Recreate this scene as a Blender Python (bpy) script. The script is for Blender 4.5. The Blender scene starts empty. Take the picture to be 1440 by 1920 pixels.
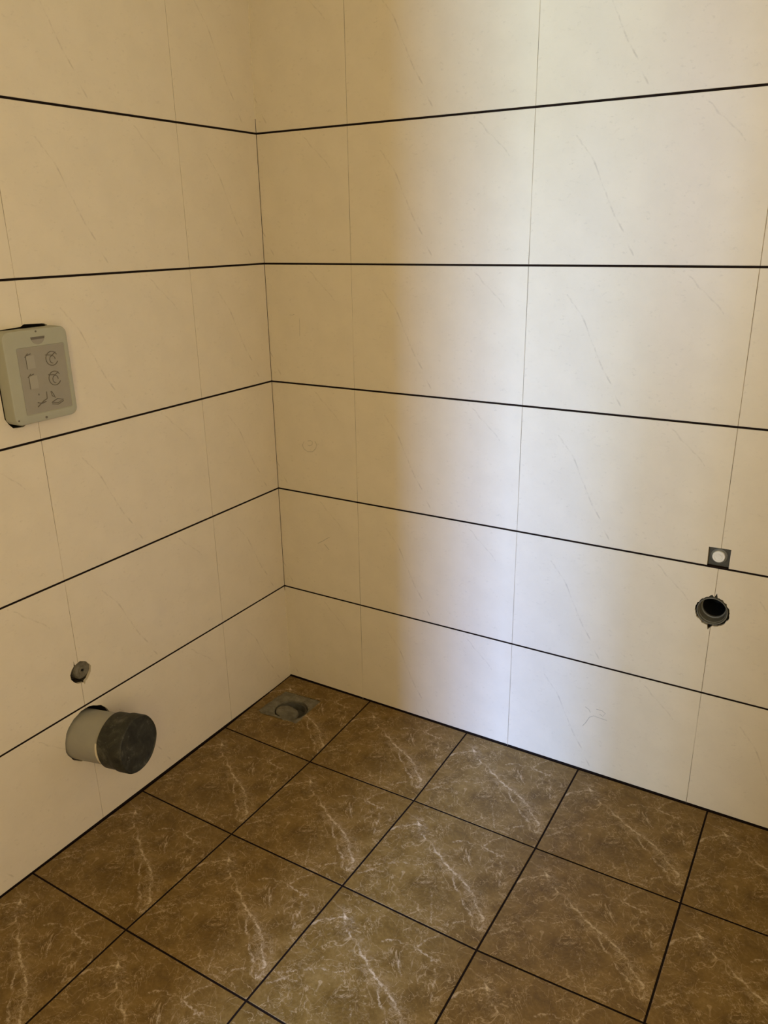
import bpy, bmesh, math, random
from mathutils import Vector, Matrix

random.seed(7)
S = bpy.context.scene
COL = S.collection

# ------------------------------------------------------------------ camera
cam_d = bpy.data.cameras.new('camera')
cam = bpy.data.objects.new('camera', cam_d)
COL.objects.link(cam)
cam_d.sensor_fit = 'VERTICAL'
cam_d.sensor_height = 36.0
cam_d.lens = 1477.5615 / 1920 * 36.0
cam_d.clip_start = 0.02
cam.matrix_world = Matrix((
    (0.8586226917430608, -0.15894981978897435, 0.48734179793322857, 1.33198644),
    (0.5123850235957614, 0.2941715581612775, -0.8067990344335638, -1.63882199),
    (-0.015121534925733121, 0.9424425972743447, 0.33402588226590557, 1.26389158),
    (0, 0, 0, 1)))
S.camera = cam

# ------------------------------------------------------------------ light and exposure
vs = S.view_settings
vs.view_transform = 'Standard'
vs.look = 'None'
vs.exposure = -0.045
vs.gamma = 1.0
vs.use_curve_mapping = False
world = bpy.data.worlds.new('world')
S.world = world
world.use_nodes = True
world.node_tree.nodes['Background'].inputs['Color'].default_value = (0.62, 0.72, 0.85, 1)
world.node_tree.nodes['Background'].inputs['Strength'].default_value = 0.01


def area(name, loc, aim, sx, sy, power, color):
    d = bpy.data.lights.new(name, 'AREA')
    d.shape = 'RECTANGLE'
    d.size, d.size_y = sx, sy
    d.energy = power
    d.color = color
    o = bpy.data.objects.new(name, d)
    COL.objects.link(o)
    o.location = loc
    o.rotation_euler = (Vector(aim) - Vector(loc)).to_track_quat('-Z', 'Y').to_euler()
    return o


# LIGHTS BEGIN
def opening_light(name, x0, x1, z0, z1, watt, col):
    """panel standing in for daylight from one stretch of the outside, 4 m beyond the added door panel"""
    m = max(col)
    return area(name, ((x0 + x1) / 2, -6.3, (z0 + z1) / 2), ((x0 + x1) / 2, 0, (z0 + z1) / 2), x1 - x0, z1 - z0, watt * m, tuple(c / m for c in col))


# added daylight panels: open sky (seen from low on the wall only), mid level, ground
opening_light('sky_daylight', 0.60, 0.86, 3.0, 5.6, 400, (0.466, 0.579, 0.906))
opening_light('sky_daylight', 0.35, 0.60, 3.0, 5.6, 400, (0.43, 0.67, 1.37))
opening_light('mid_daylight', 0.50, 0.86, 0.2, 2.6, 160, (0.117, 0.359, 1.007))
opening_light('mid_daylight', 0.10, 0.50, 0.2, 2.6, 160, (0.379, 0.686, 1.217))
opening_light('mid_daylight', -0.30, 0.10, 0.2, 2.6, 160, (0.40, 0.55, 0.76))
opening_light('ground_daylight', 0.30, 0.86, -3.5, -0.3, 400, (1.009, 1.261, 0.814))
# warm fill light added beyond a made-up doorway in the right wall
area('side_fill', (2.3, -1.55, 1.15), (0.0, -1.25, 1.0), 0.9, 1.9, 24 * 0.815, (1.0, 0.802, 0.578))
# warm fill added behind a made-up window in the front wall, behind the camera
area('front_fill', (1.67, -2.46, 1.435), (1.67, 0, 1.435), 0.5, 1.2, 12 * 1.454, (1.0, 0.786, 0.25))
# LIGHTS END
# ------------------------------------------------------------------ helpers


def tag(o, label=None, cat=None, group=None, kind=None):
    if label: o['label'] = label
    if cat: o['category'] = cat
    if group: o['group'] = group
    if kind: o['kind'] = kind
    return o


def obj(name, bm, mat, parent=None):
    bmesh.ops.recalc_face_normals(bm, faces=bm.faces[:])
    me = bpy.data.meshes.new(name)
    bm.to_mesh(me)
    bm.free()
    if mat: me.materials.append(mat)
    o = bpy.data.objects.new(name, me)
    COL.objects.link(o)
    if parent:
        o.parent = parent
        o.matrix_parent_inverse = Matrix.Translation(-parent.location)
    return o


def empty(name, loc):
    o = bpy.data.objects.new(name, None)
    COL.objects.link(o)
    o.location = loc
    o.empty_display_size = 0.05
    return o


def box(bm, a, b):
    vs_ = [bm.verts.new((x, y, z)) for x in (a[0], b[0]) for y in (a[1], b[1]) for z in (a[2], b[2])]
    for f in ((0, 1, 3, 2), (4, 6, 7, 5), (0, 4, 5, 1), (2, 3, 7, 6), (0, 2, 6, 4), (1, 5, 7, 3)):
        bm.faces.new([vs_[i] for i in f])


def ring(bm, pts):
    return [bm.verts.new(p) for p in pts]


def bridge(bm, r0, r1):
    n = len(r0)
    for i in range(n):
        bm.faces.new((r0[i], r0[(i + 1) % n], r1[(i + 1) % n], r1[i]))


def circle(c, ax, r, n, u=None, jitter=0.0, rnd=None):
    ax = Vector(ax).normalized()
    u = Vector(u) if u else (Vector((0, 0, 1)) if abs(ax.z) < 0.9 else Vector((1, 0, 0)))
    u = (u - ax * u.dot(ax)).normalized()
    w = ax.cross(u)
    out = []
    for i in range(n):
        t = 2 * math.pi * i / n
        rr = r + (rnd.uniform(-jitter, jitter) if rnd else 0)
        out.append(Vector(c) + (u * math.cos(t) + w * math.sin(t)) * rr)
    return out


def lathe(bm, c, ax, prof, n=48, cap0=False, cap1=False):
    """prof: list of (distance along axis, radius)"""
    ax = Vector(ax).normalized()
    rings = [ring(bm, circle(Vector(c) + ax * d, ax, r, n)) for d, r in prof]
    for a, b in zip(rings, rings[1:]): bridge(bm, a, b)
    if cap0: bm.faces.new(rings[0])
    if cap1: bm.faces.new(rings[-1])
    return rings


def prism(bm, pts, d):
    """closed prism: polygon pts swept along vector d"""
    a = ring(bm, pts)
    b = ring(bm, [Vector(p) + Vector(d) for p in pts])
    bridge(bm, a, b)
    bm.faces.new(a)
    bm.faces.new(b)


def tube(bm, pts, r, n=5):
    pts = [Vector(p) for p in pts]
    prev = None
    for i, p in enumerate(pts):
        d = (pts[min(i + 1, len(pts) - 1)] - pts[max(i - 1, 0)]).normalized()
        cur = ring(bm, circle(p, d, r, n))
        if prev: bridge(bm, prev, cur)
        else: bm.faces.new(cur)
        prev = cur
    bm.faces.new(prev)


def smooth(o, ang=40):
    for p in o.data.polygons: p.use_smooth = True
    bm = bmesh.new()
    bm.from_mesh(o.data)
    for e in bm.edges:
        if len(e.link_faces) == 2 and e.calc_face_angle(0) > math.radians(ang): e.smooth = False
    bm.to_mesh(o.data)
    bm.free()
    return o


def cut(o, cutters):
    """subtract closed meshes from o (no operators)"""
    tmp = []
    for bm in cutters:
        b2 = bm.copy()
        bmesh.ops.recalc_face_normals(b2, faces=b2.faces[:])
        me = bpy.data.meshes.new('cutter')
        b2.to_mesh(me)
        b2.free()
        c = bpy.data.objects.new('cutter', me)
        COL.objects.link(c)
        m = o.modifiers.new('cut', 'BOOLEAN')
        m.operation = 'DIFFERENCE'
        m.solver = 'EXACT'
        m.object = c
        tmp.append(c)
    bpy.context.view_layer.update()
    dg = bpy.context.evaluated_depsgraph_get()
    me = bpy.data.meshes.new_from_object(o.evaluated_get(dg))
    o.modifiers.clear()
    o.data = me
    for c in tmp: bpy.data.objects.remove(c)


# ------------------------------------------------------------------ materials
class NT:
    def __init__(self, name):
        self.m = bpy.data.materials.new(name)
        self.m.use_nodes = True
        self.t = self.m.node_tree
        self.b = self.t.nodes['Principled BSDF']

    def n(self, kind, **kw):
        nd = self.t.nodes.new(kind)
        for k, v in kw.items(): setattr(nd, k, v)
        return nd

    def l(self, a, b): self.t.links.new(a, b)

    def setin(self, nd, idx, v):
        if hasattr(v, 'is_output'): self.l(v, nd.inputs[idx])
        else: nd.inputs[idx].default_value = v

    def math(self, op, a, b=0.0, c=None, clamp=False):
        nd = self.n('ShaderNodeMath', operation=op)
        nd.use_clamp = clamp
        self.setin(nd, 0, a)
        self.setin(nd, 1, b)
        if c is not None: self.setin(nd, 2, c)
        return nd.outputs[0]

    def vec(self, op, a, b=(0, 0, 0), scale=None):
        nd = self.n('ShaderNodeVectorMath', operation=op)
        self.setin(nd, 0, a)
        self.setin(nd, 1, b)
        if scale is not None: self.setin(nd, 3, scale)
        return nd.outputs[1] if op in ('DOT_PRODUCT', 'LENGTH', 'DISTANCE') else nd.outputs[0]

    def noise(self, v, scale, detail=3, rough=0.5, dist=0.0, col=False):
        nd = self.n('ShaderNodeTexNoise')
        self.l(v, nd.inputs['Vector'])
        nd.inputs['Scale'].default_value = scale
        nd.inputs['Detail'].default_value = detail
        nd.inputs['Roughness'].default_value = rough
        nd.inputs['Distortion'].default_value = dist
        return nd.outputs[1 if col else 0]

    def ramp(self, v, stops):
        nd = self.n('ShaderNodeValToRGB')
        self.l(v, nd.inputs[0])
        e = nd.color_ramp.elements
        while len(e) < len(stops): e.new(0.5)
        for s, (p, c) in zip(e, stops):
            s.position = p
            s.color = c if len(c) == 4 else (*c, 1)
        return nd.outputs[0]

    def maprange(self, v, a, b, c=0.0, d=1.0, smooth=True):
        nd = self.n('ShaderNodeMapRange')
        nd.interpolation_type = 'SMOOTHSTEP' if smooth else 'LINEAR'
        self.setin(nd, 0, v)
        for i, x in enumerate((a, b, c, d)): self.setin(nd, i + 1, x)
        return nd.outputs[0]

    def mix(self, f, a, b):
        nd = self.n('ShaderNodeMix', data_type='RGBA')
        self.setin(nd, 0, f)
        self.setin(nd, 6, a if hasattr(a, 'is_output') else (*a, 1))
        self.setin(nd, 7, b if hasattr(b, 'is_output') else (*b, 1))
        return nd.outputs[2]

    def seg(self, p, a, b):
        """distance to the segment a-b"""
        ab = Vector((b[0] - a[0], b[1] - a[1], 0))
        pa = self.vec('SUBTRACT', p, (a[0], a[1], 0))
        h = self.math('MULTIPLY', self.vec('DOT_PRODUCT', pa, tuple(ab / ab.dot(ab))), 1.0, clamp=True)
        return self.vec('DISTANCE', pa, self.vec('SCALE', tuple(ab), scale=h))

    def dist(self, p, lines):
        out = None
        for pts in lines:
            for a, b in zip(pts, pts[1:]):
                s = self.seg(p, a, b)
                out = s if out is None else self.math('MINIMUM', out, s)
        return out

    def uv(self):
        nd = self.n('ShaderNodeUVMap')
        nd.uv_map = 'uv'
        return nd.outputs[0]

    def objco(self):
        return self.n('ShaderNodeTexCoord').outputs['Object']

    def bump(self, h, strength, dist):
        nd = self.n('ShaderNodeBump')
        nd.inputs['Strength'].default_value = strength
        nd.inputs['Distance'].default_value = dist
        self.l(h, nd.inputs['Height'])
        self.l(nd.outputs[0], self.b.inputs['Normal'])

    def fin(self, base, rough=0.5, spec=0.5):
        self.setin(self.b, 'Base Color', base if hasattr(base, 'is_output') else (*base, 1))
        self.setin(self.b, 'Roughness', rough)
        self.setin(self.b, 'Specular IOR Level', spec)
        return self.m


def srgb(r, g, b):
    f = lambda c: (c / 255 / 12.92) if c / 255 <= 0.04045 else ((c / 255 + 0.055) / 1.055) ** 2.4
    return (f(r), f(g), f(b))


WALL_BASE = (0.73, 0.645, 0.50)


def wall_tile_mat():
    t = NT('cream_wall_tile')
    uv = t.uv()                                            # u 0..1 on 444 mm, v 0..0.671 on 298 mm
    wob = t.vec('SCALE', t.vec('SUBTRACT', t.noise(uv, 9, 4, 0.6, col=True), (0.5, 0.5, 0.5)), scale=0.03)
    p = t.vec('ADD', uv, wob)
    A = 298.2 / 444.2
    w1 = [(0.194, 0.81), (0.261, 0.696), (0.306, 0.568), (0.352, 0.419), (0.389, 0.311), (0.433, 0.203), (0.483, 0.062)]
    w2 = [(0.70, 0.97), (0.736, 0.93), (0.795, 0.844), (0.845, 0.787), (0.883, 0.718)]
    sc = lambda L: [(u, v * A) for u, v in L]
    d1 = t.dist(p, [sc(w1)])
    v1 = t.maprange(d1, 0.0003, 0.0060, 1.0, 0.0)
    v2 = t.maprange(t.dist(p, [sc(w2)]), 0.0003, 0.0050, 1.0, 0.0)
    v1w = t.maprange(d1, 0.0, 0.055, 1.0, 0.0)
    gate = t.maprange(t.noise(uv, 23, 3, 0.6), 0.32, 0.62)
    vein = t.math('MULTIPLY', t.math('MAXIMUM', v1, t.math('MULTIPLY', v2, 0.8)), gate)
    # flecks scattered along the vein and over the tile
    flk = t.maprange(t.noise(uv, 70, 3, 0.62), 0.655, 0.74)
    area_ = t.math('ADD', t.math('MULTIPLY', v1w, 0.8), t.maprange(t.noise(uv, 6, 2, 0.5), 0.5, 0.66, 0.0, 0.6))
    fleck = t.math('MULTIPLY', flk, area_, clamp=True)
    cloud = t.noise(uv, 5, 5, 0.6)
    base = t.mix(t.maprange(cloud, 0.3, 0.7), [c * 0.972 for c in WALL_BASE], [min(1, c * 1.02) for c in WALL_BASE])
    base = t.mix(t.math('MULTIPLY', vein, 0.42), base, (0.36, 0.29, 0.20))
    base = t.mix(t.math('MULTIPLY', fleck, 0.40), base, (0.38, 0.32, 0.23))
    st = t.n('ShaderNodeMapping')
    t.l(uv, st.inputs['Vector'])
    st.inputs['Rotation'].default_value = (0, 0, 0.5)
    st.inputs['Scale'].default_value = (0.55, 1.0, 1.0)
    dust = t.math('MULTIPLY', t.maprange(t.noise(st.outputs[0], 62, 4, 0.68), 0.56, 0.70), t.maprange(t.noise(uv, 8, 3, 0.6), 0.38, 0.62))
    base = t.mix(t.math('MULTIPLY', dust, 0.26), base, (0.42, 0.36, 0.27))
    t.bump(t.noise(uv, 180, 2, 0.5), 0.05, 0.002)
    return t.fin(base, 0.34, 0.30)


def floor_tile_mat():
    t = NT('brown_marble_floor_tile')
    uv = t.uv()
    wob = t.vec('SCALE', t.vec('SUBTRACT', t.noise(uv, 9, 7, 0.78, col=True), (0.5, 0.5, 0.5)), scale=0.11)
    p = t.vec('ADD', uv, wob)
    main = [(0.124, 0.177), (0.216, 0.285), (0.355, 0.352), (0.49, 0.452), (0.638, 0.515), (0.8, 0.616), (0.92, 0.761), (0.963, 0.844)]
    side = [[(0.611, 0.523), (0.654, 0.607), (0.835, 0.748), (0.953, 0.861)],
            [(0.01, 0.367), (0.056, 0.291), (0.159, 0.214), (0.227, 0.223)],
            [(0.453, 0.264), (0.537, 0.199), (0.638, 0.187), (0.824, 0.2)],
            [(0.673, 0.167), (0.74, 0.018)], [(0.536, 0.231), (0.684, 0.397)]]
    faint = [[(0.048, 0.748), (0.144, 0.657), (0.38, 0.55)], [(0.039, 0.849), (0.086, 0.768), (0.169, 0.748)],
             [(0.533, 0.715), (0.576, 0.793), (0.666, 0.962)], [(0.836, 0.252), (0.923, 0.455)], [(0.739, 0.933), (0.849, 0.837)]]
    dm = t.dist(p, [main])
    vm = t.maprange(dm, 0.0, 0.013, 1.0, 0.0)
    halo = t.maprange(dm, 0.0, 0.095, 1.0, 0.0)
    vs_ = t.maprange(t.dist(p, side), 0.0, 0.011, 1.0, 0.0)
    vf = t.maprange(t.dist(p, faint), 0.0, 0.010, 1.0, 0.0)
    # thin light filaments: the middle contour of a warped noise
    def fil(scale, w, seed, detail=4, rough=0.56, dist=0.9):
        q = t.vec('ADD', uv, seed)
        return t.maprange(t.math('ABSOLUTE', t.math('SUBTRACT', t.noise(q, scale, detail, rough, dist), 0.5)), 0.0, w, 1.0, 0.0)
    f1 = fil(4.4, 0.011, (3.1, 1.7, 0.2))
    f2 = fil(8.0, 0.014, (7.4, 2.2, 1.3))
    f3 = fil(14.0, 0.020, (1.9, 8.8, 2.6))
    f4 = fil(26.0, 0.030, (5.2, 4.1, 3.9), 4)
    def patch(scale, seed, lo, hi):
        return t.maprange(t.noise(t.vec('ADD', uv, seed), scale, 4, 0.6), lo, hi)
    web = t.math('ADD', t.math('MULTIPLY', t.math('MULTIPLY', f1, patch(6, (2, 5, 1), 0.34, 0.50)), 0.70),
                 t.math('MULTIPLY', t.math('MULTIPLY', f2, patch(7, (9, 1, 4), 0.38, 0.56)), 0.62))
    web = t.math('MAXIMUM', web, t.math('MULTIPLY', t.math('MULTIPLY', f3, patch(5, (4, 7, 2), 0.40, 0.60)), 0.58))
    web = t.math('MAXIMUM', web, t.math('MULTIPLY', t.math('MULTIPLY', f4, patch(4, (6, 3, 8), 0.44, 0.72)), 0.24))
    gate = t.maprange(t.noise(uv, 22, 4, 0.7), 0.36, 0.56)
    cloud = t.noise(uv, 5.0, 8, 0.68, 0.5)
    base = t.ramp(cloud, [(0.30, (0.088, 0.046, 0.006)), (0.47, (0.152, 0.088, 0.018)), (0.60, (0.200, 0.121, 0.031)), (0.74, (0.265, 0.172, 0.056))])
    fine = t.noise(uv, 48, 6, 0.75, 0.4)
    base = t.mix(t.maprange(fine, 0.46, 0.72, 0, 0.30), base, (0.30, 0.195, 0.072))
    base = t.mix(t.maprange(fine, 0.50, 0.30, 0, 0.28), base, (0.075, 0.038, 0.008))
    near = t.math('MULTIPLY', halo, patch(11, (1, 2, 3), 0.34, 0.58))
    milky = t.math('MULTIPLY', near, t.maprange(t.noise(uv, 34, 5, 0.75), 0.40, 0.68))
    base = t.mix(t.math('MULTIPLY', milky, 0.40), base, (0.42, 0.305, 0.165))
    base = t.mix(t.math('MULTIPLY', web, 1.0, clamp=True), base, (0.43, 0.31, 0.165))
    rag = t.math('MULTIPLY', near, t.math('MAXIMUM', f3, f4))
    v = t.math('ADD', t.math('MULTIPLY', vm, 0.80), t.math('ADD', t.math('MULTIPLY', vs_, 0.66), t.math('MULTIPLY', vf, 0.55)))
    v = t.math('MULTIPLY', v, t.math('ADD', gate, 0.12))
    v = t.math('MAXIMUM', v, t.math('MULTIPLY', rag, 0.30), clamp=True)
    base = t.mix(v, base, (0.62, 0.49, 0.32))
    t.bump(fine, 0.04, 0.001)
    return t.fin(base, 0.42, 0.35)


def grout_mat(name, col):
    t = NT(name)
    n = t.noise(t.objco(), 60, 3, 0.6)
    return t.fin(t.mix(n, [c * 0.7 for c in col], [c * 1.3 for c in col]), 0.9, 0.1)


def joint_mat():
    """butt joints: part dusty cream, part open and dark"""
    t = NT('dusty_butt_joint')
    n = t.noise(t.objco(), 5.5, 5, 0.6)
    return t.fin(t.ramp(n, [(0.38, (0.16, 0.125, 0.08)), (0.50, (0.38, 0.31, 0.21)), (0.62, (0.62, 0.53, 0.40))]), 0.9, 0.1)


def cement_mat(name='grey_cement', k=1.0):
    t = NT(name)
    co = t.objco()
    n = t.noise(co, 38, 6, 0.7)
    f = t.noise(co, 160, 3, 0.6)
    base = t.ramp(n, [(0.3, (0.17 * k, 0.15 * k, 0.105 * k)), (0.5, (0.27 * k, 0.24 * k, 0.17 * k)), (0.7, (0.38 * k, 0.345 * k, 0.26 * k))])
    base = t.mix(t.maprange(f, 0.55, 0.75, 0, 0.5), base, (0.12, 0.105, 0.075))
    t.bump(t.math('ADD', n, t.math('MULTIPLY', f, 0.4)), 0.6, 0.006)
    return t.fin(base, 0.9, 0.2)


def plain_noise(name, col, rough, spec, amt=0.12, scale=20):
    t = NT(name)
    n = t.noise(t.objco(), scale, 4, 0.6)
    return t.fin(t.mix(n, [c * (1 - amt) for c in col], [min(1, c * (1 + amt)) for c in col]), rough, spec)


def cap_mat():
    t = NT('dirty_black_cap')
    co = t.objco()
    n = t.noise(co, 26, 6, 0.72, 0.6)
    s = t.noise(co, 75, 4, 0.7)
    base = t.ramp(n, [(0.36, (0.014, 0.014, 0.009)), (0.55, (0.033, 0.032, 0.022)), (0.74, (0.12, 0.115, 0.085))])
    base = t.mix(t.maprange(s, 0.62, 0.75, 0, 0.5), base, (0.22, 0.21, 0.17))
    t.bump(n, 0.35, 0.004)
    return t.fin(base, 0.6, 0.35)


M_TILE = wall_tile_mat()
M_FLOOR = floor_tile_mat()
M_GROUT = grout_mat('dark_brown_grout', (0.012, 0.007, 0.005))
M_LGROUT = grout_mat('pale_corner_grout', (0.74, 0.66, 0.50))
M_SLAB = grout_mat('cement_backing', (0.06, 0.05, 0.035))
M_JOINT = joint_mat()
M_CEM = cement_mat()
M_CEM2 = cement_mat('dark_cement', 0.62)  # darker version of the same cement
M_PAINT = plain_noise('off_white_plaster', (0.74, 0.69, 0.60), 0.8, 0.2, 0.03, 8)
M_CREAM = plain_noise('plain_cream_tile', (0.70, 0.60, 0.45), 0.5, 0.3, 0.03, 6)
M_PVC = plain_noise('grey_pvc', (0.33, 0.31, 0.25), 0.5, 0.4, 0.10, 30)
M_CAP = cap_mat()
M_BOX = plain_noise('grey_green_plastic', (0.375, 0.365, 0.275), 0.42, 0.4, 0.05, 40)
M_BOXIN = plain_noise('grey_label_plastic', (0.300, 0.272, 0.215), 0.5, 0.4, 0.06, 60)
M_BOXLINE = plain_noise('embossed_symbol_plastic', (0.145, 0.125, 0.095), 0.5, 0.3, 0.1, 60)
M_BOXLT = plain_noise('raised_symbol_plastic', (0.345, 0.315, 0.25), 0.45, 0.4, 0.05, 60)
M_SOCK = plain_noise('grey_socket_plastic', (0.135, 0.128, 0.100), 0.5, 0.4, 0.45, 60)
M_DARK = plain_noise('hollow_shade', (0.012, 0.012, 0.012), 0.8, 0.1, 0.3, 40)  # near-black colour stands for the shade inside the bores
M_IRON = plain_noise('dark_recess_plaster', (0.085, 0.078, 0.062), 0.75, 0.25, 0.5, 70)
M_WHITE = plain_noise('white_plastic', (0.80, 0.77, 0.70), 0.35, 0.5, 0.05, 90)
M_PENCIL = plain_noise('pencil_mark_graphite', (0.43, 0.375, 0.29), 0.7, 0.2, 0.2, 90)
M_DOOR = plain_noise('white_door_paint', (0.75, 0.72, 0.66), 0.5, 0.3, 0.03, 10)

# ------------------------------------------------------------------ room shell
H1, HH, WW = 0.30016, 0.29818, 0.44417
WR0, WL0 = 0.26138, 0.26512
RX, RY, CZ = 1.95, -2.30, 2.62           # room extents
TH = 0.007                               # tile thickness
GZ = 0.0022                              # half of a coloured joint
GV = 0.00045                             # half of a butt joint
ZJ = [0.0] + [H1 + i * HH for i in range(7)]          # joints, top 2.09

# measured joints of the floor (x along the back wall, y towards the camera)
FP = 0.302
VX = {(0, 0): (0.0005, -0.0005, 0.004), (1, 0): (0.2875, 0, 0.0045), (2, 0): (0.5906, 0, 0.0031), (3, 0): (0.8947, 0, 0.0028), (4, 0): (1.1973, 0, 0.0035),
      (0, 1): (0, -0.296, -0.0045), (0, 2): (0, -0.5937, -0.0055), (0, 3): (0, -0.899, -0.0018),
      (1, 1): (0.2951, -0.3062, 0), (2, 1): (0.5945, -0.3027, 0), (3, 1): (0.8965, -0.3046, 0), (4, 1): (1.1983, -0.3022, 0),
      (1, 2): (0.293, -0.6019, 0), (2, 2): (0.591, -0.6014, 0), (3, 2): (0.8935, -0.6043, 0), (4, 2): (1.198, -0.5941, 0),
      (1, 3): (0.288, -0.9019, 0), (2, 3): (0.588, -0.9006, 0)}


def fv(i, j):
    if (i, j) in VX: return Vector(VX[(i, j)])
    x = 0.0 if i == 0 else 0.2901 + (i - 1) * FP
    y = 0.0 if j == 0 else -(0.2984 + (j - 1) * FP)
    z = 0.004 if j == 0 else 0.0
    return Vector((min(x, RX), max(y, RY), z))


NI, NJ = 7, 8
floor = empty('floor', (0, 0, 0))
tag(floor, kind='structure')
bm = bmesh.new()
box(bm, (-0.12, RY - 0.12, -0.30), (RX + 0.12, 0.12, -0.012))
floor_slab = obj('floor_slab', bm, M_SLAB, floor)

# grout bed: one sheet that follows the joints, 1.5 mm below the tile faces
bm = bmesh.new()
gv = {}
for j in range(NJ + 1):
    for i in range(NI + 1):
        p = fv(i, j)
        gv[i, j] = bm.verts.new((p.x, p.y, p.z - 0.0014))
for j in range(NJ):
    for i in range(NI):
        bm.faces.new((gv[i, j], gv[i + 1, j], gv[i + 1, j + 1], gv[i, j + 1]))
ext = bmesh.ops.extrude_face_region(bm, geom=bm.faces[:])
for v in [g for g in ext['geom'] if isinstance(g, bmesh.types.BMVert)]: v.co.z = -0.0119
grout_floor = obj('grout', bm, M_GROUT, floor)

floor_tiles = {}
GF = 0.0020
for j in range(NJ):
    for i in range(NI):
        a, b, c, d = fv(i, j), fv(i + 1, j), fv(i + 1, j + 1), fv(i, j + 1)
        if (b - a).length < 0.02 or (d - a).length < 0.02: continue
        w, h = (b - a).length, (d - a).length
        q = lambda u, v: (a * (1 - u) + b * u) * (1 - v) + (d * (1 - u) + c * u) * v
        eu, ev = GF / w, GF / h
        eu0 = (0.0048 if i == 0 else GF) / w
        ev0 = (0.0048 if j == 0 else GF) / h
        bm = bmesh.new()
        uvl = bm.loops.layers.uv.new('uv')
        su, sv = min(1, w / 0.30), min(1, h / 0.30)
        cs = 0.0009 / 0.30
        def lv(e, dz):
            return [(u, v, bm.verts.new(q(u, v) + Vector((0, 0, dz)))) for u, v in
                    ((eu0 + e, ev0 + e), (1 - eu - e, ev0 + e), (1 - eu - e, 1 - ev - e), (eu0 + e, 1 - ev - e))]
        top, mid, bot = lv(cs, 0), lv(0, -0.0006), lv(0, -0.0008)
        cols = {}
        for L in (top, mid, bot):
            for u, v, x in L: cols[x] = (u * su, v * sv)
        bm.faces.new([x[2] for x in top])
        bridge(bm, [x[2] for x in mid], [x[2] for x in top])
        bridge(bm, [x[2] for x in bot], [x[2] for x in mid])
        bm.faces.new([x[2] for x in bot])
        for f in bm.faces:
            for lp in f.loops: lp[uvl].uv = cols[lp.vert]
        o = obj('tile', bm, M_FLOOR, floor)
        floor_tiles[i, j] = o


def wall_frame(side):
    """returns point(u, z, d): u along the wall seen left to right, d out of the tile face into the room"""
    if side == 'back': return lambda u, z, d: Vector((u, -d, z))
    return lambda u, z, d: Vector((d, u, z))      # left wall: u = y


def wall_tiles(side, name, joints_u, first_uv, P):
    w = empty(name, (0, 0, 0))
    tag(w, kind='structure')
    tiles = {}
    for c in range(len(joints_u) - 1):
        for r in range(len(ZJ) - 1):
            u0, u1 = joints_u[c] + GV, joints_u[c + 1] - GV
            z0, z1 = ZJ[r] + GZ, ZJ[r + 1] - GZ
            if r == 0: z0 = 0.0066 if side == 'back' else -0.0004
            zo = ZJ[r]
            bm = bmesh.new()
            uvl = bm.loops.layers.uv.new('uv')
            loops = []
            for d, e in ((0, 0.0005), (-0.0005, 0), (-TH, 0)):
                loops.append([bm.verts.new(P(u, z, d)) for u, z in
                              ((u0 + e, z0 + e), (u1 - e, z0 + e), (u1 - e, z1 - e), (u0 + e, z1 - e))])
            bm.faces.new(loops[0])
            bridge(bm, loops[1], loops[0])
            bridge(bm, loops[2], loops[1])
            bm.faces.new(loops[2])
            ustart = first_uv if c == 0 else 0.0
            for f in bm.faces:
                for lp in f.loops:
                    co = lp.vert.co
                    uu = (co.x if side == 'back' else co.y) - joints_u[c]
                    lp[uvl].uv = (ustart + uu / WW, (co.z - zo) / WW)
            o = obj('tile', bm, M_TILE, w)
            tiles[c, r] = o
    # coloured horizontal joints, one strip each, slightly below the tile faces
    for r in range(len(ZJ)):
        bm = bmesh.new()
        zl, zh = (ZJ[r] - GZ + 0.0001, ZJ[r] + GZ - 0.0001) if r else ((-0.0115, 0.0065) if side == 'back' else (-0.0115, -0.0005))
        a = P(joints_u[0], zl, -0.0007)
        b = P(joints_u[-1], zh, -TH + 0.0002)
        box(bm, (min(a.x, b.x), min(a.y, b.y), min(a.z, b.z)), (max(a.x, b.x), max(a.y, b.y), max(a.z, b.z)))
        obj('grout', bm, M_GROUT, w)
    for u in joints_u[1:-1]:
        bm = bmesh.new()
        for r in range(len(ZJ) - 1):
            a = P(u - GV + 0.00005, ZJ[r] + GZ + 0.0002, -0.0004)
            b = P(u + GV - 0.00005, ZJ[r + 1] - GZ - 0.0002, -TH + 0.0002)
            box(bm, (min(a.x, b.x), min(a.y, b.y), min(a.z, b.z)), (max(a.x, b.x), max(a.y, b.y), max(a.z, b.z)))
        tiles['joint', u] = obj('butt_joint', bm, M_JOINT, w)
    return w, tiles


# back wall (the right-hand wall of the view) and left wall
JB = [0.0] + [WR0 + i * WW for i in range(4)] + [RX]
JL = [-(WL0 + i * WW) for i in range(4, -1, -1)] + [0.0]
PB, PL = wall_frame('back'), wall_frame('left')
wall_back, tb = wall_tiles('back', 'wall_back', JB, 1 - WR0 / WW, PB)
wall_left, tl = wall_tiles('left', 'wall_left', JL, 0.0, PL)

bm = bmesh.new()
box(bm, (-0.30, TH, -0.012), (RX + 0.12, 0.30, CZ))
back_slab = obj('wall_backing', bm, M_SLAB, wall_back)
bm = bmesh.new()
box(bm, (-0.30, RY - 0.12, -0.012), (-TH, TH - 0.0002, CZ))
left_slab = obj('wall_backing', bm, M_SLAB, wall_left)
# plaster above the tiles
bm = bmesh.new()
box(bm, (0.0, -0.001, ZJ[-1] + 0.002), (RX, TH - 0.0002, CZ - 0.0005))
obj('plaster', bm, M_PAINT, wall_back)
bm = bmesh.new()
box(bm, (-TH + 0.0002, RY, ZJ[-1] + 0.002), (0.001, -0.0012, CZ - 0.0005))
obj('plaster', bm, M_PAINT, wall_left)
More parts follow.
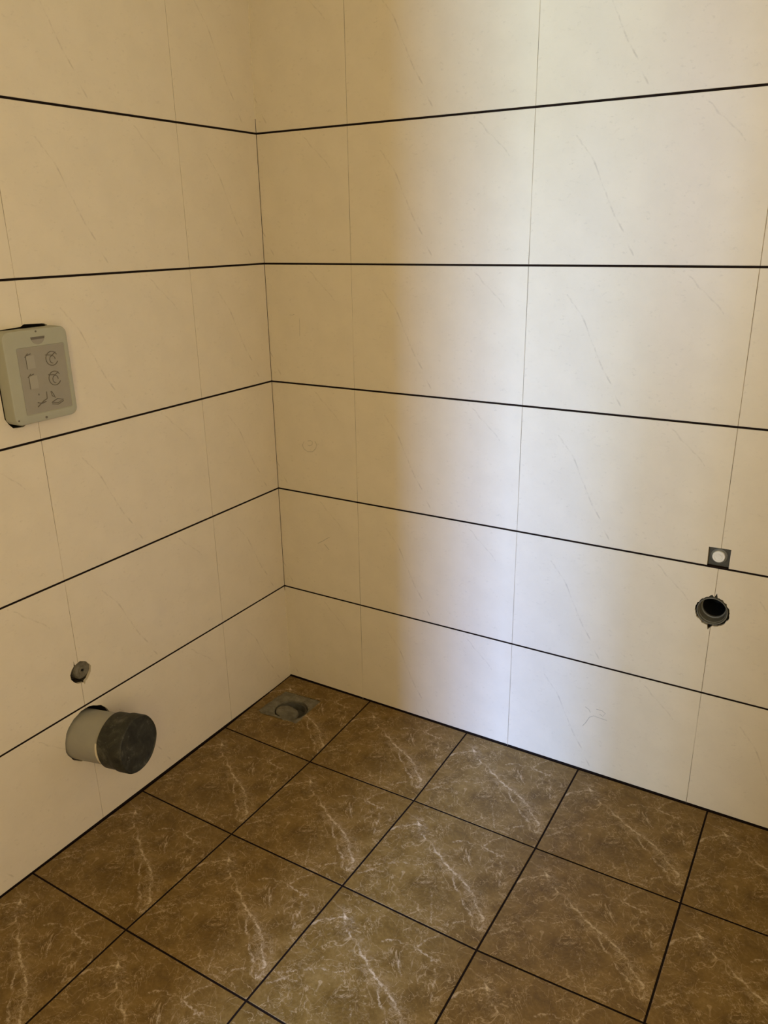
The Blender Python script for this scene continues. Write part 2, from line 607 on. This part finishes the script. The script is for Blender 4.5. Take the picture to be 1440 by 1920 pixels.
# left wall goes on plain behind the camera
bm = bmesh.new()
box(bm, (-TH + 0.0002, RY, 0.0005), (0.0, JL[0] - 0.002, ZJ[-1] - 0.0005))
obj('plain_tiling', bm, M_CREAM, wall_left)

# corner: pale grout in the lowest and the top rows
for za, zb in ((0.0045, 0.285), (1.525, 2.08)):
    bm = bmesh.new()
    tube(bm, [(0.0006, -0.0006, za), (0.0006, -0.0006, zb)], 0.0011, 6)
    obj('corner_grout', bm, M_LGROUT, wall_back)

# walls out of the frame, with openings and a door panel added for the light
DL, DR, DT = 0.55, 1.40, 2.08
GAP = 0.75
wall_front = empty('wall_front', (0, 0, 0))
tag(wall_front, kind='structure')
bm = bmesh.new()
box(bm, (-0.0065, RY - 0.12, -0.0119), (DL, RY, CZ))
box(bm, (DR, RY - 0.12, -0.0119), (RX, RY, 0.85))
box(bm, (DR, RY - 0.12, 2.02), (RX, RY, CZ))
box(bm, (DR, RY - 0.12, 0.85), (1.43, RY, 2.02))
box(bm, (1.91, RY - 0.12, 0.85), (RX, RY, 2.02))
box(bm, (DL, RY - 0.12, DT), (DR, RY, CZ))
obj('wall_body', bm, M_CREAM, wall_front)
added_window = empty('added_window', (1.67, RY - 0.06, 0.85))  # made-up window, added to hold the warm fill light
tag(added_window, kind='structure')
bm = bmesh.new()
for a, b in (((1.4305, 0.8505), (1.9095, 0.89)), ((1.4305, 1.98), (1.9095, 2.0195)), ((1.4305, 0.89), (1.47, 1.98)), ((1.87, 0.89), (1.9095, 1.98)), ((1.47, 1.42), (1.87, 1.45))):
    box(bm, (a[0], RY - 0.075, a[1]), (b[0], RY - 0.035, b[1]))
obj('added_window_frame', bm, M_DOOR, added_window)
HY0, HY1 = -1.95, -1.10
wall_right = empty('wall_right', (0, 0, 0))
tag(wall_right, kind='structure')
bm = bmesh.new()
box(bm, (RX, RY - 0.12, -0.0119), (RX + 0.12, HY0, CZ))
box(bm, (RX, HY1, -0.0119), (RX + 0.12, 0.0068, CZ))
box(bm, (RX, HY0, DT), (RX + 0.12, HY1, CZ))
obj('wall_body', bm, M_CREAM, wall_right)
ceiling = empty('ceiling', (0, 0, CZ))
tag(ceiling, kind='structure')
bm = bmesh.new()
box(bm, (-0.30, RY - 0.12, CZ + 0.0002), (RX + 0.12, 0.30, CZ + 0.12))
obj('ceiling_slab', bm, M_PAINT, ceiling)

added_door = empty('added_door', (GAP, RY - 0.03, 0.0))  # added unseen panel, narrows the opening to shape the light band
tag(added_door, kind='structure')
bm = bmesh.new()
box(bm, (GAP, RY - 0.075, 0.006), (DR + 0.0, RY - 0.035, DT - 0.004))
obj('added_door_panel', bm, M_DOOR, added_door)
bm = bmesh.new()
lathe(bm, (GAP + 0.06, RY - 0.035, 1.02), (0, 1, 0), [(0, 0.022), (0.004, 0.022), (0.005, 0.015), (0.0055, 0.0)][:3], 24, True, True)
obj('added_door_pull', bm, M_IRON, added_door)

# unseen ground outside the two openings; front slab kept short for the ground panel
for nm, a, b in (('floor_outside', (-1.5, -3.4, -0.30), (3.0, RY - 0.121, -0.02)), ('floor_hall', (RX + 0.121, -3.0, -0.30), (4.5, 0.6, -0.02))):
    g = bmesh.new()
    box(g, a, b)
    tag(obj(nm, g, M_PAINT), kind='structure')

# ------------------------------------------------------------------ holes cut into the walls and the floor


def cutter(pts, d):
    bm = bmesh.new()
    prism(bm, [Vector(p) for p in pts], d)
    return bm


def rough_loop(cx, cz, r, n, jit, seed, spikes=()):
    rnd = random.Random(seed)
    out = []
    for i in range(n):
        t = 2 * math.pi * i / n
        rr = r + rnd.uniform(-jit, jit)
        for ang, add in spikes:
            dlt = abs((t - ang + math.pi) % (2 * math.pi) - math.pi)
            if dlt < math.pi / n * 1.01: rr = r + add
        out.append((cx + rr * math.cos(t), cz + rr * math.sin(t)))
    return out


def cut_wall(side, loop, tiles, slab, depth):
    P = PB if side == 'back' else PL
    pts = [P(u, z, 0.01) for u, z in loop]
    d = P(0, 0, -1) * (depth + 0.01)
    cb = cutter(pts, d)
    u0, u1 = min(u for u, z in loop), max(u for u, z in loop)
    z0, z1 = min(z for u, z in loop), max(z for u, z in loop)
    hit = []
    for o in tiles.values():
        xs = [(v.co.x if side == 'back' else v.co.y) for v in o.data.vertices]
        zs = [v.co.z for v in o.data.vertices]
        if max(xs) > u0 and min(xs) < u1 and max(zs) > z0 and min(zs) < z1: hit.append(o)
    for o in hit + [slab]: cut(o, [cb])
    cb.free()


# 1. square recess with the white plug, back wall
SQ = [(1.1268, 0.5995), (1.1690, 0.5998), (1.1692, 0.6428), (1.1259, 0.6415)]
cut_wall('back', SQ, tb, back_slab, 0.016)
# 2. round drain hole, back wall
RC = (1.1492, 0.4978)
RH = rough_loop(*RC, 0.0340, 60, 0.0014, 3, ((math.radians(84), 0.0095), (math.radians(96), 0.0045), (math.radians(102), 0.003), (math.radians(264), 0.0095), (math.radians(270), 0.004)))
cut_wall('back', RH, tb, back_slab, 0.10)
# 3. small water outlet, left wall
OL = [(-0.7325, 0.388), (-0.7268, 0.3985), (-0.7207, 0.4035), (-0.7200, 0.4165), (-0.7172, 0.4050), (-0.7040, 0.4085), (-0.6900, 0.4010), (-0.6790, 0.3850),
      (-0.6815, 0.3720), (-0.6920, 0.3590), (-0.6985, 0.3560), (-0.7010, 0.3490), (-0.7040, 0.3560), (-0.7190, 0.3600), (-0.7270, 0.3690), (-0.7320, 0.3770)]
cut_wall('left', OL, tl, left_slab, 0.03)
# 4. waste pipe hole, left wall
PC = Vector((0.0, -0.7135, 0.2290))
PH = rough_loop(PC.y + 0.003, PC.z + 0.002, 0.0625, 36, 0.0012, 5)
cut_wall('left', PH, tl, left_slab, 0.10)
# 5. cistern cover cut-out, left wall
CH = [(-0.7772, 0.951), (-0.7700, 0.9385), (-0.7630, 0.9310), (-0.742, 0.9290), (-0.728, 0.9375), (-0.662, 0.946), (-0.655, 1.098), (-0.657, 1.1095), (-0.664, 1.1125), (-0.706, 1.1150), (-0.714, 1.1110), (-0.7775, 1.1085)]
cut_wall('left', CH, tl, left_slab, 0.06)
# 6. floor drain cut-out
DQ = [(0.0405, -0.1945), (0.0430, -0.0785), (0.1640, -0.0700), (0.1660, -0.1880)]
cb = cutter([(x, y, 0.02) for x, y in DQ], (0, 0, -0.14))
for o in (floor_tiles[0, 0], grout_floor, floor_slab): cut(o, [cb])
cb.free()

# ------------------------------------------------------------------ things
# --- cistern access cover on the left wall
cover = empty('cistern_cover', (0, -0.71, 1.02))
tag(cover, 'grey-green plastic cistern access box with embossed symbols sticking out of the left wall', 'cover')
CY0, CY1, CZ0, CZ1, CD = -0.7755, -0.6385, 0.9385, 1.1080, 0.030


def rrect(y0, y1, z0, z1, r, n=6):
    out = []
    for cy, cz, a0 in ((y1 - r, z1 - r, 0), (y0 + r, z1 - r, 90), (y0 + r, z0 + r, 180), (y1 - r, z0 + r, 270)):
        for k in range(n + 1):
            t = math.radians(a0 + 90 * k / n)
            out.append((cy + r * math.cos(t), cz + r * math.sin(t)))
    return out


bm = bmesh.new()
prof = [(0.0005, 0.0, 0.014), (CD - 0.004, 0.0, 0.014), (CD - 0.0012, 0.0012, 0.0135), (CD, 0.004, 0.012)]
rs = []
for x, ins, r in prof:
    rs.append(ring(bm, [(x, y, z) for y, z in rrect(CY0 + ins, CY1 - ins, CZ0 + ins, CZ1 - ins, r)]))
for a, b in zip(rs, rs[1:]): bridge(bm, a, b)
bm.faces.new(rs[0])
# recessed panel in the face
IY0, IY1, IZ0, IZ1 = -0.7515, -0.6480, 0.9540, 1.0775
inner = ring(bm, [(CD, y, z) for y, z in rrect(IY0, IY1, IZ0, IZ1, 0.004)])
inner2 = ring(bm, [(CD - 0.0012, y, z) for y, z in rrect(IY0 + 0.001, IY1 - 0.001, IZ0 + 0.001, IZ1 - 0.001, 0.004)])
bridge(bm, rs[-1], inner)
bridge(bm, inner, inner2)
bm.faces.new(inner2)
smooth(obj('box_body', bm, M_BOX, cover), 30)
# label field
bm = bmesh.new()
prism(bm, [(CD - 0.00115, y, z) for y, z in rrect(IY0 + 0.0015, IY1 - 0.0015, IZ0 + 0.0015, IZ1 - 0.0015, 0.003)], (0.0003, 0, 0))
tag(obj('label_field', bm, M_BOXIN, cover), 'darker recessed field with six symbols')
XF = CD - 0.0007
# half-moon grip, screw points
bm = bmesh.new()
gp = [(CD - 0.0002, -0.7037 + 0.0140 * math.cos(t), 1.0925 + 0.0125 * math.sin(t)) for t in [math.pi + math.pi * k / 12 for k in range(13)]]
prism(bm, gp, (0.0006, 0, 0))
obj('grip_slot', bm, M_BOXIN, cover)
bm = bmesh.new()
prism(bm, [(CD - 0.0001, y, z) for y, z in ((-0.7185, 1.0940), (-0.6890, 1.0940), (-0.6900, 1.0895), (-0.7175, 1.0895))], (0.0010, 0, 0))
obj('grip_lip', bm, M_BOXLINE, cover)
for y, z, r in ((-0.7055, 1.1035, 0.0018), (-0.7690, 0.9490, 0.0018), (-0.7110, 0.9450, 0.0024)):
    bm = bmesh.new()
    lathe(bm, (CD - 0.0002, y, z), (1, 0, 0), [(0, r), (0.0006, r)], 14, True, True)
    obj('screw_point', bm, M_BOXLINE, cover)


# six embossed symbols (two columns, three rows)
def sym(lines, plates=(), r=0.0008):
    bm = bmesh.new()
    for L in lines: tube(bm, [(XF + 0.0002, y, z) for y, z in L], r, 5)
    o = obj('symbol', bm, M_BOXLINE, cover)
    for pl in plates:
        bm = bmesh.new()
        prism(bm, [(XF - 0.0001, y, z) for y, z in pl], (0.0008, 0, 0))
        obj('raised_plate', bm, M_BOXLT, o)
    return o


def arc(cy, cz, ry, rz, a0, a1, n=10):
    return [(cy + ry * math.cos(math.radians(a0 + (a1 - a0) * k / n)), cz + rz * math.sin(math.radians(a0 + (a1 - a0) * k / n))) for k in range(n + 1)]


for zc in (1.0510, 1.0140):
    y0 = -0.7340
    pl = [(y0, zc - 0.0125), (y0 + 0.017, zc - 0.0125), (y0 + 0.017, zc + 0.011), (y0, zc + 0.011)]
    sym([[pl[0], pl[3], (y0 + 0.011, zc + 0.0140)], [(y0 - 0.002, zc + 0.009), (y0 + 0.005, zc + 0.0150)]], [pl])
    yc = -0.6795
    sym([arc(yc, zc, 0.0130, 0.0130, 30, 330, 16), [(yc - 0.013, zc + 0.008), (yc + 0.002, zc + 0.006), (yc + 0.009, zc + 0.011)],
         arc(yc + 0.001, zc - 0.002, 0.006, 0.007, 0, 270, 10)])
y0, zc = -0.7150, 0.9780
sym([[(y0 - 0.010, zc - 0.011), (y0 + 0.004, zc - 0.002), (y0 + 0.012, zc + 0.001)], [(y0 - 0.009, zc - 0.003), (y0, zc - 0.006), (y0 + 0.009, zc - 0.004)],
     [(y0 + 0.012, zc + 0.001), (y0 + 0.013, zc + 0.014)], [(y0 - 0.004, zc + 0.010), (y0 - 0.004, zc + 0.013)]], r=0.0009)
y0 = -0.6810
sym([[(y0 - 0.012, zc + 0.013), (y0 - 0.010, zc + 0.004), (y0 - 0.003, zc + 0.000)], [(y0 - 0.013, zc - 0.008), (y0, zc - 0.003), (y0 + 0.013, zc - 0.006), (y0, zc - 0.011), (y0 - 0.013, zc - 0.008)],
     [(y0 - 0.013, zc - 0.011), (y0, zc - 0.014), (y0 + 0.013, zc - 0.009)], [(y0 - 0.010, zc + 0.013), (y0 - 0.005, zc + 0.003)]], r=0.0007)

# --- grey waste pipe with black end cap
pipe = empty('waste_pipe', PC)
tag(pipe, 'grey plastic waste pipe with dirty black end cap sticking out of the left wall', 'pipe')
ax = Vector((0.130, 0.0235, 0.0075)).normalized()
PR, CR = 0.0552, 0.0620
bm = bmesh.new()
lathe(bm, PC, ax, [(-0.09, PR), (0.075, PR)], 56, True, True)
smooth(obj('pipe_tube', bm, M_PVC, pipe))
bm = bmesh.new()
L = 0.137
lathe(bm, PC, ax, [(0.0735, PR - 0.002), (0.0735, PR + 0.0030), (0.076, PR + 0.0042), (0.090, PR + 0.0044), (0.100, PR + 0.0040), (0.104, CR - 0.0018),
                   (0.110, CR), (L - 0.004, CR), (L - 0.001, CR - 0.0014), (L, CR - 0.0030), (L - 0.0026, CR - 0.0048), (L - 0.0030, CR - 0.010)], 56, True, True)
for v in bm.verts:                                # the cap is a little battered
    v.co += Vector((0, math.sin(v.co.z * 90) * 0.0007, math.sin(v.co.y * 80) * 0.0007))
smooth(obj('end_cap', bm, M_CAP, pipe), 50)
# strip of pale tape left where the cap begins
bm = bmesh.new()
u = Vector((0, 0, 1))
u = (u - ax * u.dot(ax)).normalized()
w = ax.cross(u)
la, lb, lc, ld = [], [], [], []
for k in range(9):
    t = math.radians(66 + 56 * k / 8)
    e = -(u * math.cos(t) + w * math.sin(t)) if False else (u * math.cos(t + math.pi * 0.0) + (-w if w.y > 0 else w) * math.sin(t))
    la.append(bm.verts.new(PC + ax * 0.0665 + e * (PR + 0.0002)))
    lb.append(bm.verts.new(PC + ax * 0.0730 + e * (PR + 0.0002)))
    lc.append(bm.verts.new(PC + ax * 0.0730 + e * (PR + 0.0010)))
    ld.append(bm.verts.new(PC + ax * 0.0665 + e * (PR + 0.0010)))
for k in range(8):
    for A, B in ((la, lb), (lb, lc), (lc, ld), (ld, la)):
        bm.faces.new((A[k], A[k + 1], B[k + 1], B[k]))
for k in (0, 8): bm.faces.new((la[k], lb[k], lc[k], ld[k]))
tag(obj('tape_strip', bm, M_LGROUT, pipe), 'pale strip at the edge of the black cap')

# --- small plugged water outlet above the pipe
outlet = empty('water_outlet', (-0.012, -0.706, 0.383))
tag(outlet, 'small rough hole with a grey plugged water outlet above the waste pipe', 'outlet')
bm = bmesh.new()
rnd = random.Random(11)
cy, cz = -0.6990, 0.3835
rr = [ring(bm, circle((x, cy + dy, cz + dz), (1, 0, 0), r, 20, jitter=0.0013, rnd=rnd)) for x, r, dy, dz in
      ((-0.0285, 0.0215, 0, 0), (-0.0075, 0.0210, 0, 0), (-0.0045, 0.0175, 0, 0), (-0.0050, 0.012, 0, 0), (-0.0035, 0.008, 0, 0))]
for a, b in zip(rr, rr[1:]): bridge(bm, a, b)
bm.faces.new(rr[0])
bm.faces.new(rr[-1])
obj('cement_fill', bm, M_CEM2, outlet)
bm = bmesh.new()
lathe(bm, (-0.0046, cy - 0.001, cz), (1, 0, 0), [(0, 0.0090), (0.0020, 0.0088), (0.0026, 0.0078), (0.0026, 0.0050), (0.0008, 0.0046)], 20, True, True)
obj('plug', bm, M_CEM2, outlet)
bm = bmesh.new()
lathe(bm, (-0.0040, cy - 0.001, cz), (1, 0, 0), [(0, 0.0028), (0.0022, 0.0026)], 14, True, True)
obj('plug_bore_shade', bm, M_DARK, outlet)  # dark disc in place of the shade of a bore

# --- round drain socket in the back wall
sock = empty('drain_socket', (RC[0], 0, RC[1]))
tag(sock, 'open grey drain pipe socket in a rough round hole right of the wall corner', 'drain socket')
SC = Vector((RC[0] - 0.0006, 0.0015, RC[1] - 0.0002))
bm = bmesh.new()
lathe(bm, SC, (0, 1, 0), [(0.098, 0.0315), (0.002, 0.0315), (0.0, 0.0308), (0.0, 0.0290), (0.002, 0.0282), (0.0055, 0.0282), (0.0065, 0.0270), (0.024, 0.0256), (0.025, 0.0232), (0.097, 0.0225)], 56)
smooth(obj('socket_body', bm, M_SOCK, sock))
bm = bmesh.new()
lathe(bm, SC, (0, 1, 0), [(0.030, 0.0231), (0.098, 0.0224)], 40, False, True)
smooth(obj('bore', bm, M_DARK, sock))

# --- square recess with the white plug in the back wall
plug = empty('water_outlet_plug', (1.1475, 0.008, 0.6215))
tag(plug, 'round white plug in a dark square recess just above the drain socket', 'plug')
bm = bmesh.new()
sq = [(u, z) for u, z in SQ]
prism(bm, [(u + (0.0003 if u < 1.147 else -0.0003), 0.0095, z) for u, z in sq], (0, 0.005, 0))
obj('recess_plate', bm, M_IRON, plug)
WC = Vector((1.1468, 0.0095, 0.6222))
bm = bmesh.new()
lathe(bm, WC, (0, -1, 0), [(-0.0005, 0.0165), (0.002, 0.0165), (0.003, 0.0150), (0.003, 0.0132)], 40, True, True)
smooth(obj('thread_ring', bm, M_SOCK, plug))
bm = bmesh.new()
lathe(bm, WC, (0, -1, 0), [(0.0029, 0.0126), (0.0075, 0.0124), (0.0085, 0.0114), (0.0085, 0.0084), (0.0068, 0.0076), (0.0068, 0.0060), (0.0082, 0.0052), (0.0084, 0.0040)], 40, True, True)
smooth(obj('white_cap', bm, M_WHITE, plug), 35)

# --- floor drain in the corner
drain = empty('floor_drain', (0.105, -0.135, 0))
tag(drain, 'square floor drain filled with grey cement in the corner of the brown floor', 'floor drain')
DC = (0.1130, -0.1440)
bm = bmesh.new()
rnd = random.Random(21)
N = 40


def sqpt(t, ins):
    """point on the inset square outline in direction t from the drain centre"""
    d = Vector((math.cos(t), math.sin(t)))
    best = 9
    Q = [Vector(p) for p in DQ]
    cen = sum(Q, Vector((0, 0))) / 4
    Q = [cen + (p - cen) * (1 - ins) for p in Q]
    for k in range(4):
        a, b = Q[k] - Vector(DC), Q[(k + 1) % 4] - Vector(DC)
        e = b - a
        den = d.x * e.y - d.y * e.x
        if abs(den) < 1e-9: continue
        s = (a.x * e.y - a.y * e.x) / den
        q = (a.x * d.y - a.y * d.x) / den
        if s > 0 and -1e-6 <= q <= 1 + 1e-6: best = min(best, s)
    return Vector(DC) + d * best


rings = []
for k, (kind, val, z) in enumerate((('s', 0.02, -0.03), ('s', 0.02, -0.0010), ('s', -0.05, 0.0012), ('s', 0.05, 0.0022), ('m', 0.5, 0.0012), ('c', 0.0470, -0.0010), ('c', 0.0450, -0.0300))):
    pts = []
    for i in range(N):
        t = 2 * math.pi * (i + 0.5) / N
        val_ = val - (rnd.uniform(0, 0.05) if val == -0.05 else 0)
        c_ = Vector(DC) + Vector((math.cos(t), math.sin(t))) * min(0.047 if val != 0.045 else 0.045, (sqpt(t, 0.02) - Vector(DC)).length * 0.985)
        p = sqpt(t, val_) if kind == 's' else (c_ if kind == 'c' else sqpt(t, 0.02) * 0.5 + c_ * 0.5)
        pts.append((p.x, p.y, z + rnd.uniform(-0.0007, 0.0007)))
    rings.append(ring(bm, pts))
for a, b in zip(rings, rings[1:]): bridge(bm, a, b)
bm.faces.new(rings[0])
obj('cement_patch', bm, M_CEM2, drain)
bm = bmesh.new()
lathe(bm, (DC[0], DC[1], -0.029), (0, 0, 1), [(0, 0.0445), (0.0235, 0.0440), (0.0250, 0.0425), (0.0245, 0.040), (0.004, 0.0395)], 48, True, True)
smooth(obj('drain_pipe', bm, M_IRON, drain))
# cement stopper, tilted in the pipe, open at the right
bm = bmesh.new()
rr = []
for x, r in ((-0.012, 0.031), (0.0, 0.0325), (0.0035, 0.029), (0.0045, 0.017)):
    rr.append(ring(bm, [p for p in circle((DC[0] - 0.0090, DC[1] - 0.0060, -0.0085 + x), (0.22, 0.16, 1), r, 32, jitter=0.0009, rnd=rnd)]))
for a, b in zip(rr, rr[1:]): bridge(bm, a, b)
bm.faces.new(rr[0])
bm.faces.new(rr[-1])
obj('cement_stopper', bm, M_CEM2, drain)

# --- pencil marks on the back wall tiles


def pencil(lines, r=0.0005):
    bm = bmesh.new()
    for L in lines: tube(bm, [(x, -0.0001, z) for x, z in L], r, 4)
    return obj('pencil_mark', bm, M_PENCIL, wall_back)


def px(u, v):
    """a point of the back wall measured in the photograph"""
    C0 = cam.matrix_world.translation
    d = cam.matrix_world.to_3x3() @ Vector(((u - 720) / 1477.5615, -(v - 960) / 1477.5615, -1))
    t = -C0.y / d.y
    q = C0 + d * t
    return (q.x, q.z)


pencil([[px(*p) for p in L] for L in ([(577, 834), (580, 836), (585, 834), (586, 829), (582, 826), (577, 827)],
                                        [(590, 827), (594, 834), (592, 841), (586, 847), (577, 847), (570, 842), (567, 835), (570, 828)])], 0.0006)
pencil([[px(*p) for p in L] for L in ([(596, 1019), (606, 1014), (614, 1009), (618, 1008)], [(608, 1020), (613, 1026), (617, 1031)])], 0.0006)
pencil([[px(*p) for p in L] for L in ([(1092, 1361), (1098, 1355), (1105, 1345), (1113, 1342), (1120, 1345), (1138, 1351)],
                                        [(1097, 1325), (1104, 1330), (1107, 1336)], [(1118, 1330), (1128, 1332), (1135, 1338), (1130, 1343), (1124, 1339)])], 0.0006)
pencil([[px(*p) for p in L] for L in ([(543, 590), (548, 591), (552, 589)], [(561, 597), (562, 606), (562, 630)])], 0.0004)
